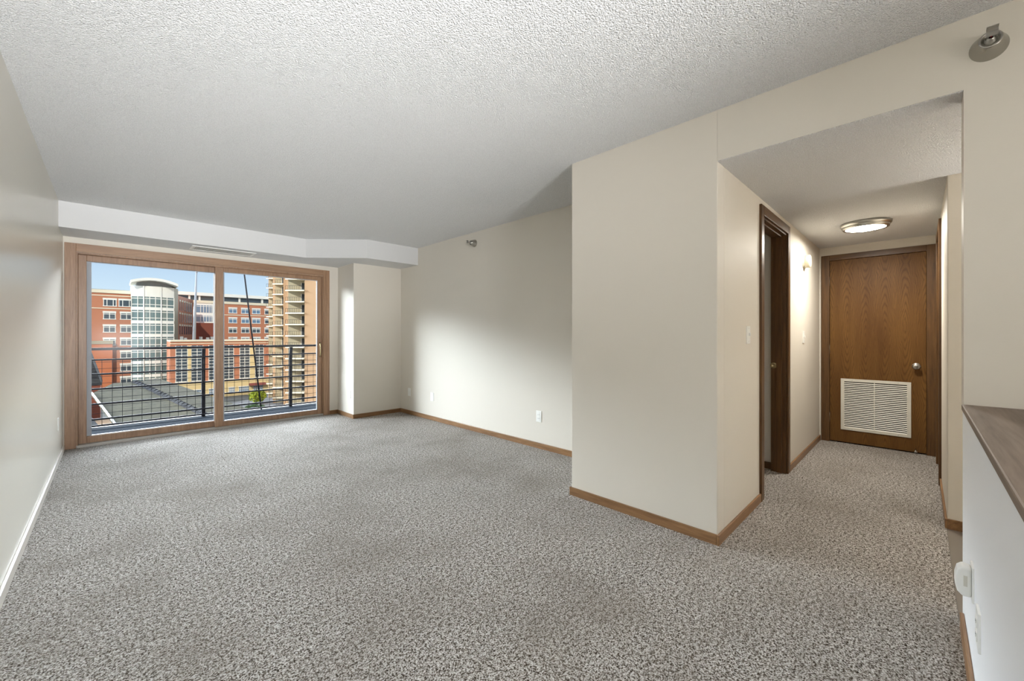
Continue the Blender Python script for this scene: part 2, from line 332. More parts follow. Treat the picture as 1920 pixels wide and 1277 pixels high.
# return-air grille
gy0, gy1, gz0, gz1 = .066, .616, .148, .704
gx = XD + .004
gr = MB(); fw = .030
gr.box(gx - .008, gx + .001, gy0, gy0 + fw, gz0, gz1).box(gx - .008, gx + .001, gy1 - fw, gy1, gz0, gz1).box(gx - .008, gx + .001, gy0 + fw, gy1 - fw, gz1 - fw, gz1).box(gx - .008, gx + .001, gy0 + fw, gy1 - fw, gz0, gz0 + fw)
go = tag(gr.build('grille', M['grille'], leaf, .0015), 'off white louvred return air grille')
lv = MB(); n = 26; z0 = gz0 + fw; pitch = (gz1 - gz0 - 2 * fw) / n
for i in range(n):
    z = z0 + i * pitch
    lv.add([(gx - .006, gy0 + fw, z + .001), (gx - .006, gy1 - fw, z + .001), (gx + .0005, gy1 - fw, z + pitch * .5), (gx + .0005, gy0 + fw, z + pitch * .5),
            (gx - .006, gy0 + fw, z - .0005), (gx - .006, gy1 - fw, z - .0005), (gx + .001, gy1 - fw, z + pitch * .4), (gx + .001, gy0 + fw, z + pitch * .4)],
           [(0, 1, 2, 3), (4, 7, 6, 5), (0, 4, 5, 1), (2, 6, 7, 3), (1, 5, 6, 2), (0, 3, 7, 4)])
lv.build('louvre_slats', M['grille'], leaf)
B(gx - .0075, gx - .002, .3385, .3435, gz0 + fw, gz1 - fw).build('grille_centre_bar', M['grille'], leaf)
B(gx - .0006, gx + .0004, gy0 + .02, gy1 - .02, gz0 + .02, gz1 - .02).build('grille_shade_sheet', M['gap'], leaf)
for yy, zz in ((.16, gz1 - .014), (.52, gz1 - .014), (.16, gz0 + .014), (.52, gz0 + .014)):
    MB().lathe((gx - .008, yy, zz), (-1, 0, 0), [(.005, 0), (.004, .0015), (0, .002)], 10).build('screw', M['nickel'], leaf)
kn = MB().lathe((XD + .004, .03, .868), (-1, 0, 0), [(.033, -.001), (.033, .004), (.028, .008), (.012, .012), (.011, .03), (.022, .038), (.028, .048), (.027, .058), (.018, .065), (0, .067)], 24)
tag(kn.build('door_knob', M['nickel'], leaf), 'round satin nickel door knob')
for z0_, z1_ in ((1.727, 1.827), (.970, 1.07), (.218, .318)):
    MB().box(XD - .006, XD + .004, .7115, .7165, z0_, z1_).tube([(XD - .006, .714, z0_), (XD - .006, .714, z1_)], .005, 8).build('hinge', M['nickel'], d2)
MB().tube([(XD + .004, .034, .045), (XD - .045, .034, .03)], .006, 8).lathe((XD - .045, .034, .03), (-1, 0, -.3), [(.011, -.002), (.012, .01), (.008, .014), (0, .015)], 12).build('door_stop', M['chrome'], leaf)

d3 = empty('door_3', (3.7, YH, 0), 'dark stained frame of the open doorway in the left hall wall', 'doorway', kind='structure')
for x0_, x1_ in ((3.258, 3.325), (4.079, 4.146)):
    B(x0_, x1_, YH - .016, YH + .001, 0, 2.105).build('casing_side', M['dark_z'], d3, .003)
B(3.325, 4.079, YH - .016, YH + .001, 2.036, 2.105).build('casing_head', M['dark_x'], d3, .003)
MB().box(3.315, 3.333, YH, YH + .112, 0, 2.04).box(4.071, 4.089, YH, YH + .112, 0, 2.04).build('jamb_side', M['dark_z'], d3)
B(3.333, 4.071, YH, YH + .112, 2.024, 2.042).build('jamb_head', M['dark_x'], d3)
MB().box(4.059, 4.071, YH + .03, YH + .07, 0, 2.024).box(3.333, 3.345, YH + .03, YH + .07, 0, 2.024).box(3.345, 4.059, YH + .03, YH + .07, 2.012, 2.024).build('stop_strip', M['dark_z'], d3)
MB().lathe((4.0712, YH + .092, .915), (-1, 0, 0), [(.026, 0), (.025, .002), (.012, .0025), (.010, .0005), (0, .0003)], 20).build('strike_plate', M['brass'], d3)

d4 = empty('door_4', (5.01, YR, 0), 'stained closet doorway seen edge on in the right hall wall', 'doorway', kind='structure')
for x0_, x1_ in ((4.60, 4.668), (5.352, 5.42)):
    B(x0_, x1_, YR - .001, YR + .016, 0, 2.09).build('casing_side', M['dark_z'], d4, .003)
B(4.668, 5.352, YR - .001, YR + .016, 2.022, 2.09).build('casing_head', M['dark_x'], d4, .003)
B(4.662, 5.358, YR - .06, YR - .02, .01, 2.028).build('leaf', M['dark_z'], d4)

# ------------------------------------------------------------------ wall fittings
def plate(name, c, nrm, label, cat, kind='outlet', w=.072, h=.116):
    """cover plate centred at c on a wall whose outward normal is nrm ('-x', '+x', '+y', '-y')"""
    root = empty(name, c, label, cat)
    x, y, z = c; s = -1 if nrm[0] == '-' else 1; ax = nrm[1]
    def bx(u0, u1, d0, d1, v0, v1):
        if ax == 'x': return B(x + s * d0, x + s * d1, y + u0, y + u1, z + v0, z + v1)
        return B(x + u0, x + u1, y + s * d0, y + s * d1, z + v0, z + v1)
    bx(-w / 2, w / 2, -.001, .006, -h / 2, h / 2).build('cover_plate', M['plastic'], root, .002)
    if kind == 'outlet':
        for dz in (-.02, .02):
            r = bx(-.017, .017, .005, .0085, dz - .014, dz + .014).build('receptacle', M['plastic'], root, .003)
            for u, hh in ((-.0065, .009), (.0065, .007)): bx(u - .0012, u + .0012, .0080, .0089, dz - .003, dz - .003 + hh).build('slot', M['dark'], r)
    elif kind == 'switch':
        bx(-.005, .005, .005, .018, -.004, .014).build('toggle', M['plastic'], root, .002)
        for dz in (-.042, .042): bx(-.0025, .0025, .0055, .0068, dz - .0025, dz + .0025).build('screw', M['nickel'], root)
    elif kind == 'blank':
        for dz in (-.03, .03): bx(-.0025, .0025, .0055, .0068, dz - .0025, dz + .0025).build('screw', M['nickel'], root)
    return root
plate('wall_outlet', (XB, 5.766, .332), '-x', 'white outlet on the narrow side of the boxed corner by the glass door', 'outlet')
plate('wall_plate', (XR, 5.378, .328), '-x', 'white blank wall plate nearest the boxed corner', 'wall plate', 'blank')
plate('wall_plate', (XR, 4.774, .322), '-x', 'white wall plate second from the boxed corner on the right wall', 'wall plate', 'blank')
plate('wall_outlet', (XR, 2.80, .331), '-x', 'white double outlet on right wall beside the forward wall block', 'outlet')
plate('wall_plate', (XL, 5.604, .353), '+x', 'wall plate low on the left wall near glass door', 'wall plate', 'blank')
plate('light_switch', (2.986, YH, 1.178), '-y', 'white light switch between the wall corner and the open doorway', 'switch', 'switch')
plate('light_switch', (4.78, YH, 1.158), '-y', 'white light switch below the round chime past the doorway', 'switch', 'switch')
# half wall: plug-in device and the second cover plate
plate('wall_outlet', (1.835, -.124, .303), '+y', 'white outlet plate on half wall, nearer the camera than the plug in device', 'outlet')
pd = empty('plug_in_device', (2.035, -.124, .358), 'rounded white plug in device low on the white half wall', 'plug in device')
B(2.0, 2.072, -.1245, -.1185, .298, .414).build('cover_plate', M['plastic'], pd, .002)
MB().prism([(-.1185, .312), (-.1185, .404), (-.098, .408), (-.086, .396), (-.081, .372), (-.081, .345), (-.086, .322), (-.098, .309)], 2.008, 2.060, 'x').build('body', M['plastic'], pd, .006, 3)
B(2.0072, 2.0082, -.109, -.100, .345, .380).build('label_panel', M['grille'], pd)

# fire sprinklers (side wall type): cup on the wall, head, deflector
def sprinkler(c, label, r=.05):
    root = empty('fire_sprinkler', c, label, 'sprinkler', 'side wall fire sprinklers')
    MB().lathe(c, (-1, 0, 0), [(r, -.001), (r, .004), (r * .95, .010), (r * .62, .060), (r * .56, .066), (r * .48, .064), (.012, .045)], 36).build('escutcheon_cup', M['cup'], root)
    x, y, z = c
    MB().lathe((x - .04, y, z), (-1, 0, 0), [(.016, 0), (.016, .022), (.011, .024), (.011, .034), (.006, .036)], 20).build('head_body', M['nickel'], root)
    MB().tube([(x - .07, y - .012, z), (x - .09, y - .014, z), (x - .108, y - .004, z)], .003, 8).tube([(x - .07, y + .012, z), (x - .09, y + .014, z), (x - .108, y + .004, z)], .003, 8).tube([(x - .108, y - .006, z), (x - .108, y + .006, z)], .004, 8).build('frame_arms', M['chrome'], root)
    tag(MB().tube([(x - .072, y, z), (x - .107, y, z)], .0022, 8).build('glass_bulb', M['bulb'], root), 'red glass bulb')
    MB().box(x - .113, x - .111, y - .015, y + .015, z - .013, z + .013).box(x - .132, x - .111, y - .015, y + .015, z + .013, z + .015).build('deflector', M['cup'], root)
M['bulb'] = mat('red_bulb', (.35, .02, .02), .15)
sprinkler((N, -.186, 2.293), 'silver sidewall fire sprinkler on the header right of the hall opening', .052)
sprinkler((XR, 3.85, 2.303), 'small silver sidewall fire sprinkler high on the far right wall', .045)

# round chime
ch = empty('door_chime', (4.80, YH, 1.893), 'round cream door chime high on the left hall wall', 'door chime')
MB().lathe((4.80, YH, 1.893), (0, -1, 0), [(.066, -.001), (.066, .012), (.060, .014), (0, .014)], 36).build('back_plate', M['ivory'], ch)
MB().lathe((4.80, YH - .014, 1.893), (0, -1, 0), [(.060, 0), (.062, .004), (.062, .034), (.057, .042), (.02, .045), (0, .045)], 36).build('cover', M['ivory'], ch)

# hall ceiling light
LX, LY = 4.655, .338
hl = empty('ceiling_light', (LX, LY, HH), 'round nickel rimmed ceiling light glowing in the hall', 'ceiling light')
MB().lathe((LX, LY, HH), (0, 0, -1), [(.10, 0), (.172, 0), (.172, .018), (.166, .026), (.158, .028), (.160, .034), (.157, .046), (.150, .052), (.134, .050)], 64).build('rim', M['nickel'], hl)
MB().lathe((LX, LY, HH), (0, 0, -1), [(.136, .044), (.134, .047), (.11, .050), (.06, .052), (0, .053)], 64).build('diffuser', M['lamp'], hl)

# soffit vent
vx0, vx1, vy0, vy1 = .655, 1.285, 5.80, 6.075
sv = empty('air_vent', ((vx0 + vx1) / 2, (vy0 + vy1) / 2, ZS), 'long white slotted air vent in the underside of the soffit', 'air vent')
vb = MB(); fr_ = .028
vb.box(vx0, vx1, vy0, vy0 + fr_, ZS - .007, ZS + .001).box(vx0, vx1, vy1 - fr_, vy1, ZS - .007, ZS + .001).box(vx0, vx0 + fr_, vy0 + fr_, vy1 - fr_, ZS - .007, ZS + .001).box(vx1 - fr_, vx1, vy0 + fr_, vy1 - fr_, ZS - .007, ZS + .001)
vb.build('vent_frame', M['plastic'], sv, .002)
sl = MB(); k = 38
for i in range(k):
    x = vx0 + fr_ + (i + .5) * (vx1 - vx0 - 2 * fr_) / k
    sl.box(x - .0034, x + .0034, vy0 + fr_, vy1 - fr_, ZS - .006, ZS - .002)
sl.build('vent_slats', M['plastic'], sv)
B(vx0 + fr_, vx1 - fr_, vy0 + fr_, vy1 - fr_, ZS - .001, ZS - .0004).build('vent_backing', M['dark'], sv)

# ------------------------------------------------------------------ balcony
struct('trim_balcony_edge', B(-2.2, 4.2, 7.681, 7.70, -.22, -.042), M['bwhite'] if 'bwhite' in M else M['white_paint'], 'pale edge strip of the balcony floor', 'balcony edge')
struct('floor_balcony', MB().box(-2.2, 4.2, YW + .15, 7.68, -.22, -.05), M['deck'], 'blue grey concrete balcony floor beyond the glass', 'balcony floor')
RY = 7.60
rl = empty('balcony_railing', (1.0, RY, -.05), 'black iron balcony railing with wire grid', 'railing')
RX0, RX1 = -1.9, 3.9
def P_at(px, py, Y):
    a = (px - 960) / FPX; s, c = math.sin(YAW), math.cos(YAW); k = Y / (c - s * a)
    return Vector((k * (s + c * a), Y, CAM_H - (py - CY) / FPX * k))
posts = [P_at(382, 700, RY).x, P_at(546, 700, RY).x]; pitch_ = posts[1] - posts[0]
posts = [posts[0] - pitch_] + posts + [posts[1] + pitch_]
for i, z in enumerate((.995, .853, .664, .471, .273, .073, -.012)):
    r = .019 if i == 0 else .0115
    B(RX0, RX1, RY - r, RY + r, z - r * (.9 if i == 0 else 1), z + r * (.9 if i == 0 else 1)).build('top_rail' if i == 0 else 'rail', M['iron'], rl, .002)
for x in posts:
    MB().prism([(RY + .014, -.05), (RY + .064, -.05), (RY + .064, .80), (RY + .05, .90), (RY + .022, .975), (RY - .018, .975), (RY + .0, .90), (RY + .014, .80)], x - .022, x + .022, 'x').build('post', M['iron'], rl, .003)
wm = MB(); sx = P_at(231, 700, RY).x - P_at(212, 700, RY).x
x = P_at(171, 700, RY).x - 12 * sx
while x < RX1:
    if x > RX0: wm.tube([(x, RY, .853), (x, RY, -.0)], .0026, 5)
    x += sx
z = .83
for zt, zb in ((.853, .664), (.664, .471), (.471, .273), (.273, .073)):
    for q in (.16, .62): wm.tube([(RX0, RY, zt - (zt - zb) * q), (RX1, RY, zt - (zt - zb) * q)], .0026, 5)
wm.build('wire_mesh', M['iron'], rl)
cb = MB().tube([P_at(490, 768, 7.655), P_at(457, 505, 7.655), P_at(430, 290, 7.655)], .011, 8)
tag(cb.build('cable_stay', M['iron'], None), 'slanting dark steel cable rising from the balcony edge', 'cable')

# ------------------------------------------------------------------ outside

ZG = -17.5
def fx(px, Y): return P_at(px, 700, Y).x
def fz(px, py, Y): return P_at(px, py, Y).z
def gnd(px, py, z=ZG):
    a = (px - 960) / FPX; sn, c = math.sin(YAW), math.cos(YAW); k = (CAM_H - z) * FPX / (py - CY)
    return Vector((k * (sn + c * a), k * (c - sn * a), z))
def brick(name, col, mortar, sc=3.2):
    m = mat(name, col, .85, spec=.15); t = NT(m); v = t.coord(); n = t.noise(t.coord((1.2, 1.2, 6)), sc, 3); n2 = t.noise(v, .25, 2)
    c = t.mix(t.math('MULTIPLY', n, .5), tuple(x * 1.08 for x in col), mortar); t.col(t.mix(t.math('MULTIPLY', n2, .35), c, tuple(x * .88 for x in col)))
    return m
M['red_brick'] = brick('red_brick', (.42, .175, .100), (.32, .14, .09))
M['orange_brick'] = brick('orange_brick', (.45, .150, .068), (.33, .12, .06))
M['brown_shade_brick'] = brick('brown_shade_brick', (.20, .062, .040), (.14, .05, .035))  # annexe shade put into the colour; plain brown on the gabled house
M['tan_brick'] = brick('tan_brick', (.35, .22, .125), (.30, .195, .12))
M['cream'] = mat('cream_precast', (.62, .56, .43), .8, spec=.15)
M['yellow_cream'] = mat('yellow_cream_precast', (.60, .47, .25), .8, spec=.15)
M['bwhite'] = mat('white_panel', (.68, .67, .62), .7, spec=.2)
M['olive'] = mat('olive_precast', (.30, .26, .18), .8, spec=.15)
M['recess'] = mat('recess_shade_cream', (.42, .37, .265), .85, spec=.1)  # cream darkened, shade under the balcony slabs put into the colour
M['ext_glass'] = mat('dark_facade_glass', (.045, .06, .075), .18, spec=.5)
M['ext_blue'] = mat('blue_facade_glass', (.10, .17, .26), .15, spec=.6)
M['ext_green'] = mat('green_tint_glass', (.12, .17, .17), .15, spec=.6)
M['roof_grey'] = mat('grey_roof_membrane', (.25, .25, .25), .9, spec=.1)
M['mast'] = mat('pale_grey_mast', (.30, .32, .36), .7, spec=.1)
M['asphalt'] = mat('asphalt', (.10, .10, .095), .95, spec=.05)
M['concrete'] = mat('pale_concrete_paving', (.16, .16, .165), .95, spec=.05)
M['sand'] = mat('sandy_paving', (.18, .13, .075), .95, spec=.05)
M['leaf_y'] = mat('yellow_green_leaves', (.22, .26, .02), .7, spec=.2)
M['leaf_g'] = mat('green_leaves', (.05, .10, .03), .7, spec=.2)
M['bark'] = mat('bark', (.09, .065, .045), .9)
M['rubber'] = mat('rubber', (.02, .02, .02), .8)
M['awning'] = mat('dark_red_awning', (.20, .05, .04), .8)
def shingle(name, a, b):
    m = mat(name, a, .95, spec=.04); t = NT(m); v = t.coord((.9, 3.6, 3.6)); n = t.noise(v, 1.3, 3, .6); t.col(t.ramp(n, [(.35, b), (.62, a)])); return m
M['shingle'] = shingle('tan_grey_shingles', (.108, .098, .066), (.062, .056, .042))
M['shingle_d'] = shingle('dark_shingles', (.06, .06, .062), (.025, .025, .028))

def win(par, Y, x0, x1, z0, z1, cols=(.5,), rows=(), lintel=0, sill=0, fr=M['bwhite'], pane='ext_glass', bar=.16, name='window'):
    m = MB()
    if lintel: m.box(x0 - .1, x1 + .1, Y - .16, Y + .02, z1, z1 + lintel)
    if sill: m.box(x0 - .1, x1 + .1, Y - .16, Y + .02, z0 - sill, z0)
    m.box(x0, x0 + bar, Y - .10, Y + .02, z0, z1).box(x1 - bar, x1, Y - .10, Y + .02, z0, z1)
    for c_ in cols: xx = x0 + (x1 - x0) * c_; m.box(xx - bar / 2, xx + bar / 2, Y - .10, Y + .02, z0, z1)
    for r_ in rows: zz = z0 + (z1 - z0) * r_; m.box(x0, x1, Y - .09, Y + .02, zz - bar / 2, zz + bar / 2)
    o = m.build(name, fr, par); B(x0 + .01, x1 - .01, Y - .05, Y + .01, z0, z1).build('pane', M[pane], o)
    return o

# --- office block with the glass tower
Y1 = 168.0
ob = empty('office_building', (fx(230, Y1), Y1, ZG), 'red brick office building with curved roof glass tower, left in the view outside', 'building')
zt = fz(200, 549.5, Y1); zc = fz(200, 543.5, Y1)
B(fx(110, Y1), fx(250, Y1), Y1, Y1 + 14, ZG, zt).build('brick_wall', M['red_brick'], ob)
B(fx(110, Y1), fx(250, Y1), Y1 - .35, Y1 + 14, zt, zc).build('parapet', M['cream'], ob)
B(fx(120, Y1), fx(246, Y1), Y1 + 5, Y1 + 12, zc, zc + .55).build('roof_unit', M['roof_grey'], ob)
bd = MB()
for y_ in (554.2, 578.2): z = fz(200, y_, Y1); bd.box(fx(110, Y1), fx(247, Y1), Y1 - .12, Y1 + .02, z - .13, z + .13)
bd.build('band_course', M['cream'], ob)
cols = [(150, 170.5), (193.5, 217), (225.5, 249)]
for a_, b_ in ((193.5, 218.5), (222.5, 249)):
    win(ob, Y1, fx(a_, Y1), fx(b_, Y1), fz(200, 573, Y1), fz(200, 562, Y1), (.28, .75), (), .5, .2)
for r in range(6):
    y0 = 583.3 + 24.7 * r
    for a_, b_ in cols:
        if r > 2 and a_ < 220: continue
        win(ob, Y1, fx(a_, Y1), fx(b_, Y1), fz(200, y0 + 14.3, Y1), fz(200, y0 + 3.6, Y1), (.5,), (.82,), .55, .2)
# brick stair block in front of the wing
YO = 166.0; zo = fz(200, 645, YO)
B(fx(110, YO), fx(211, YO), YO, Y1 + .1, ZG, zo).build('stair_block', M['orange_brick'], ob)
B(fx(110, YO), fx(212, YO), YO - .3, Y1 + .1, zo, zo + .9).build('stair_block_cap', M['olive'], ob)
# tower: gently bowed front of white bands and glass
Y2 = 162.0; tx0, tx1 = fx(246.5, Y2), fx(327.5, Y2); TD = 10
def bow(x, extra=0): q = (x - tx0) / (tx1 - tx0) * 2 - 1; return Y2 + 1.6 * q * q - extra
def bowslab(z0, z1, extra=0, x0=tx0, x1=tx1, n=14):
    pts = [(x0 + (x1 - x0) * i / n, bow(x0 + (x1 - x0) * i / n, extra)) for i in range(n + 1)]
    return MB().prism(pts + [(x1, Y2 + TD), (x0, Y2 + TD)], z0, z1)
zr = lambda y: fz(287, y, Y2)
bowslab(zr(556.8), zr(537), .10).build('tower_top_panel', M['bwhite'], ob)
for r in range(7):
    yb = 556.8 + 25.0 * r
    g = bowslab(zr(yb + 19.3), zr(yb), -.05).build('tower_glazing', M['ext_green'], ob)
    z0, z1 = zr(yb + 19.3), zr(yb)
    for px in (246.8, 258.5, 269.8, 280.8, 291.5, 302.3, 313.5, 327.2):
        x = fx(px, Y2); ww_ = .09 if px not in (269.8, 302.3) else .15
        B(x - ww_, x + ww_, bow(x) - .16, bow(x) + .3, z0, z1).build('mullion', M['bwhite'], g)
    for yy in (yb + 3.2, yb + 14.5):
        n_ = MB(); n_ = bowslab(zr(yy) - .1, zr(yy) + .1, .06); n_.build('transom', M['bwhite'], g)
    bowslab(zr(yb + 25.0), zr(yb + 19.3), .12).build('tower_band', M['bwhite'], ob)
for px in (269.8, 302.3):
    x = fx(px, Y2); MB().tube([(x, bow(x) - .35, ZG), (x, bow(x) - .35, zr(537))], .14, 8).build('downpipe', M['bwhite'], ob)
# arched canopy roof over the tower
pts = []
n = 16; cx0, cx1 = fx(245.5, Y2 - 2), fx(332, Y2 + 1)
top = []; bot = []
for i in range(n + 1):
    q = i / n; x = cx0 + (cx1 - cx0) * q; arch = 1 - (2 * q - 1) ** 2; z = fz(287, 527.5, Y2 - 2) + 1.15 * arch - .35 * q
    top.append((x, z)); bot.append((x, z - .75))
MB().prism(top + bot[::-1], Y2 - 2.2, Y2 + TD, 'y').build('canopy_roof', M['bwhite'], ob)
bowslab(zr(537), fz(287, 527.5, Y2 - 2) + .1, -1.0, tx0 + 1.2, tx1 - .4).build('canopy_soffit_box', M['roof_grey'], ob)
# angled pier and the receding shaded wing
pa, pb = Vector((tx1, bow(tx1))), Vector((fx(334, Y1), Y1)); pc = Vector((fx(362.5, 187), 187.0))
ztp = fz(330, 539, Y2)
MB().prism([tuple(pa), tuple(pb), (pb.x - 3, Y1 + 6), (pa.x - 3, pa.y + 8)], ZG, ztp).build('corner_pier', M['olive'], ob)
zt2 = fz(335, 554, Y1)
MB().prism([tuple(pb), tuple(pc), (pc.x - 12, 187.4), (pb.x - 18, Y1 + 12)], ZG, zt2).build('receding_wing', M['red_brick'], ob)
dv = (pc - pb).normalized(); nv = Vector((dv.y, -dv.x)); L_ = (pc - pb).length
for row, (ya, yb) in enumerate(((581.5, 564.5), (604.5, 588.5), (627, 611))):
    z0, z1 = fz(338, ya, Y1), fz(338, yb, Y1)
    for k in range(6):
        u0 = L_ * (.06 + .145 * k); u1 = u0 + L_ * .075; q0 = pb + dv * u0; q1 = pb + dv * u1
        def strip(a, b, d0, d1, za, zb): return MB().prism([tuple(a + nv * d0), tuple(b + nv * d0), tuple(b + nv * d1), tuple(a + nv * d1)], za, zb)
        o = strip(q0, q1, -.02, .14, z1, z1 + .55).build('window', M['cream'], ob)
        strip(q0, q1, -.02, .05, z0, z1).build('pane', M['ext_glass'], o)

# --- set back right wing
Y3 = 195.0
rw = empty('office_building', (fx(450, Y3), Y3, ZG), 'red brick office wing with cream clerestory storey, set back behind the mast', 'building')
z3 = lambda y, px=455: fz(px, y, Y3)
B(fx(400.6, Y3), fx(530, Y3), Y3, Y3 + 20, ZG, z3(571.5)).build('brick_wall', M['red_brick'], rw)
B(fx(332, Y3), fx(530, Y3), Y3 - .3, Y3 + 20, z3(571.5), z3(567)).build('clerestory_base', M['cream'], rw)
B(fx(332, Y3), fx(530, Y3), Y3 + .4, Y3 + 20, z3(567), z3(559)).build('clerestory_glazing', M['ext_glass'], rw)
B(fx(330, Y3), fx(530, Y3), Y3 - 1.0, Y3 + 20, z3(559), z3(553.5)).build('cornice', M['bwhite'], rw)
B(fx(365, Y3), fx(530, Y3), Y3 + 6, Y3 + 14, z3(553.5), z3(551)).build('roof_unit', M['roof_grey'], rw)
for px in (355, 374, 408, 449, 491.5): B(fx(px - 1.8, Y3), fx(px + 1.8, Y3), Y3 - .15, Y3 + .5, z3(567), z3(559)).build('clerestory_pier', M['bwhite'], rw)
B(fx(410, Y3), fx(530, Y3), Y3 - .12, Y3 + .02, z3(592), z3(590.6)).build('band_course', M['cream'], rw)
for r in range(4):
    y0 = 576.6 + 18.2 * r
    for a_, b_ in ((428.5, 444.3), (452.2, 467.6), (472.6, 488), (496, 511.5), (519, 530)):
        win(rw, Y3, fx(a_, Y3), fx(b_, Y3), z3(y0 + 10.6), z3(y0 + 3), (.5,), (.8,), .55, .25, pane='ext_blue' if r < 2 and a_ < 480 else 'ext_glass')
B(fx(366.5, Y3), fx(400.5, Y3), Y3, Y3 + 10, ZG, z3(571.5)).build('stair_hall_wall', M['bwhite'], rw)
for ya, yb in ((588.5, 575.5), (604.5, 594)):
    win(rw, Y3, fx(367, Y3), fx(399, Y3), z3(ya), z3(yb), (.28, .45, .62, .78, .9), (.85,), 0, 0, pane='ext_blue', name='stair_hall_window')
Y3b = 188.0
B(fx(365, Y3b), fx(404, Y3b), Y3b, Y3 + .1, ZG, fz(385, 605.5, Y3b)).build('brick_annexe', M['brown_shade_brick'], rw)  # tower's shade on the annexe is painted in as darker brick

# --- low front building with tall gridded windows
Y4 = 150.0
lb = empty('office_building', (fx(410, Y4), Y4, ZG), 'low red brick building with tall gridded windows and yellow cream ground floor', 'building')
z4 = lambda y, px=345: fz(px, y, Y4)
B(fx(319, Y4), fx(505.5, Y4), Y4, Y4 + 10, z4(717), z4(640.5)).build('brick_wall', M['red_brick'], lb)
B(fx(319, Y4), fx(505.5, Y4), Y4 - .4, Y4 + 10, z4(640.5), z4(637.6)).build('cornice', M['cream'], lb)
B(fx(319, Y4), fx(505.5, Y4), Y4 - .15, Y4 + .02, z4(645), z4(643.6)).build('band_course', M['cream'], lb)
B(fx(319, Y4), fx(505.5, Y4), Y4 - .5, Y4 + 10, ZG, z4(717)).build('ground_floor', M['yellow_cream'], lb)
for a_, b_ in ((329, 352), (358, 381), (391, 413.5), (419.5, 438.5), (449, 468.5), (477.5, 494.5)):
    win(lb, Y4, fx(a_, Y4), fx(b_, Y4), z4(715), z4(648), (.5,), (.09, .18, .26, .37, .46, .55, .63, .73, .82, .91), 0, .25, bar=.14)
for a_, b_ in ((352, 358), (413.5, 419.5), (468.5, 477.5)):
    B(fx(a_, Y4), fx(b_, Y4), Y4 - .3, Y4 + .02, z4(717), z4(648)).build('pilaster', M['yellow_cream'], lb)
for a_, b_ in ((330, 353), (356, 377), (391, 410), (428, 440), (447, 466), (474, 492)):
    win(lb, Y4 - .5, fx(a_, Y4), fx(b_, Y4), z4(744), z4(733), (.2, .4, .6, .8), (.6,), .2, .2, bar=.12, pane='ext_blue', name='shop_window')
MB().prism([(Y4 - 2.6, z4(731)), (Y4 - .45, z4(727)), (Y4 - .45, z4(731))], fx(466, Y4), fx(497, Y4), 'x').build('awning', M['awning'], lb)
for px, hh_ in ((341, 1.0), (348, .6), (377, .9), (390, .7), (398, .9), (435, .7)):
    x = fx(px, Y4 + 6); B(x - .35, x + .35, Y4 + 6, Y4 + 6.8, z4(637.6), z4(637.6) + hh_).build('roof_vent', M['roof_grey'], lb)
ym = 152.5; MB().tube([(fx(363.8, ym), ym, fz(364, 637, ym)), (fx(368.3, ym), ym, fz(368, 512, ym))], [.42, .2], 10).lathe((fx(368.3, ym), ym, fz(368, 512, ym)), (0, 0, 1), [(.2, 0), (.32, .2), (.32, .5), (0, .7)], 10)
ms = MB().tube([(fx(363.8, ym), ym, fz(364, 637, ym)), (fx(368.3, ym), ym, fz(368, 512, ym))], [.42, .2], 10).lathe((fx(368.3, ym), ym, fz(368, 512, ym)), (0, 0, 1), [(.2, -.1), (.32, .2), (.32, .5), (0, .7)], 10).build('flag_mast', M['mast'])
tag(ms, 'tall pale grey mast rising from the low brick building roof', 'mast')

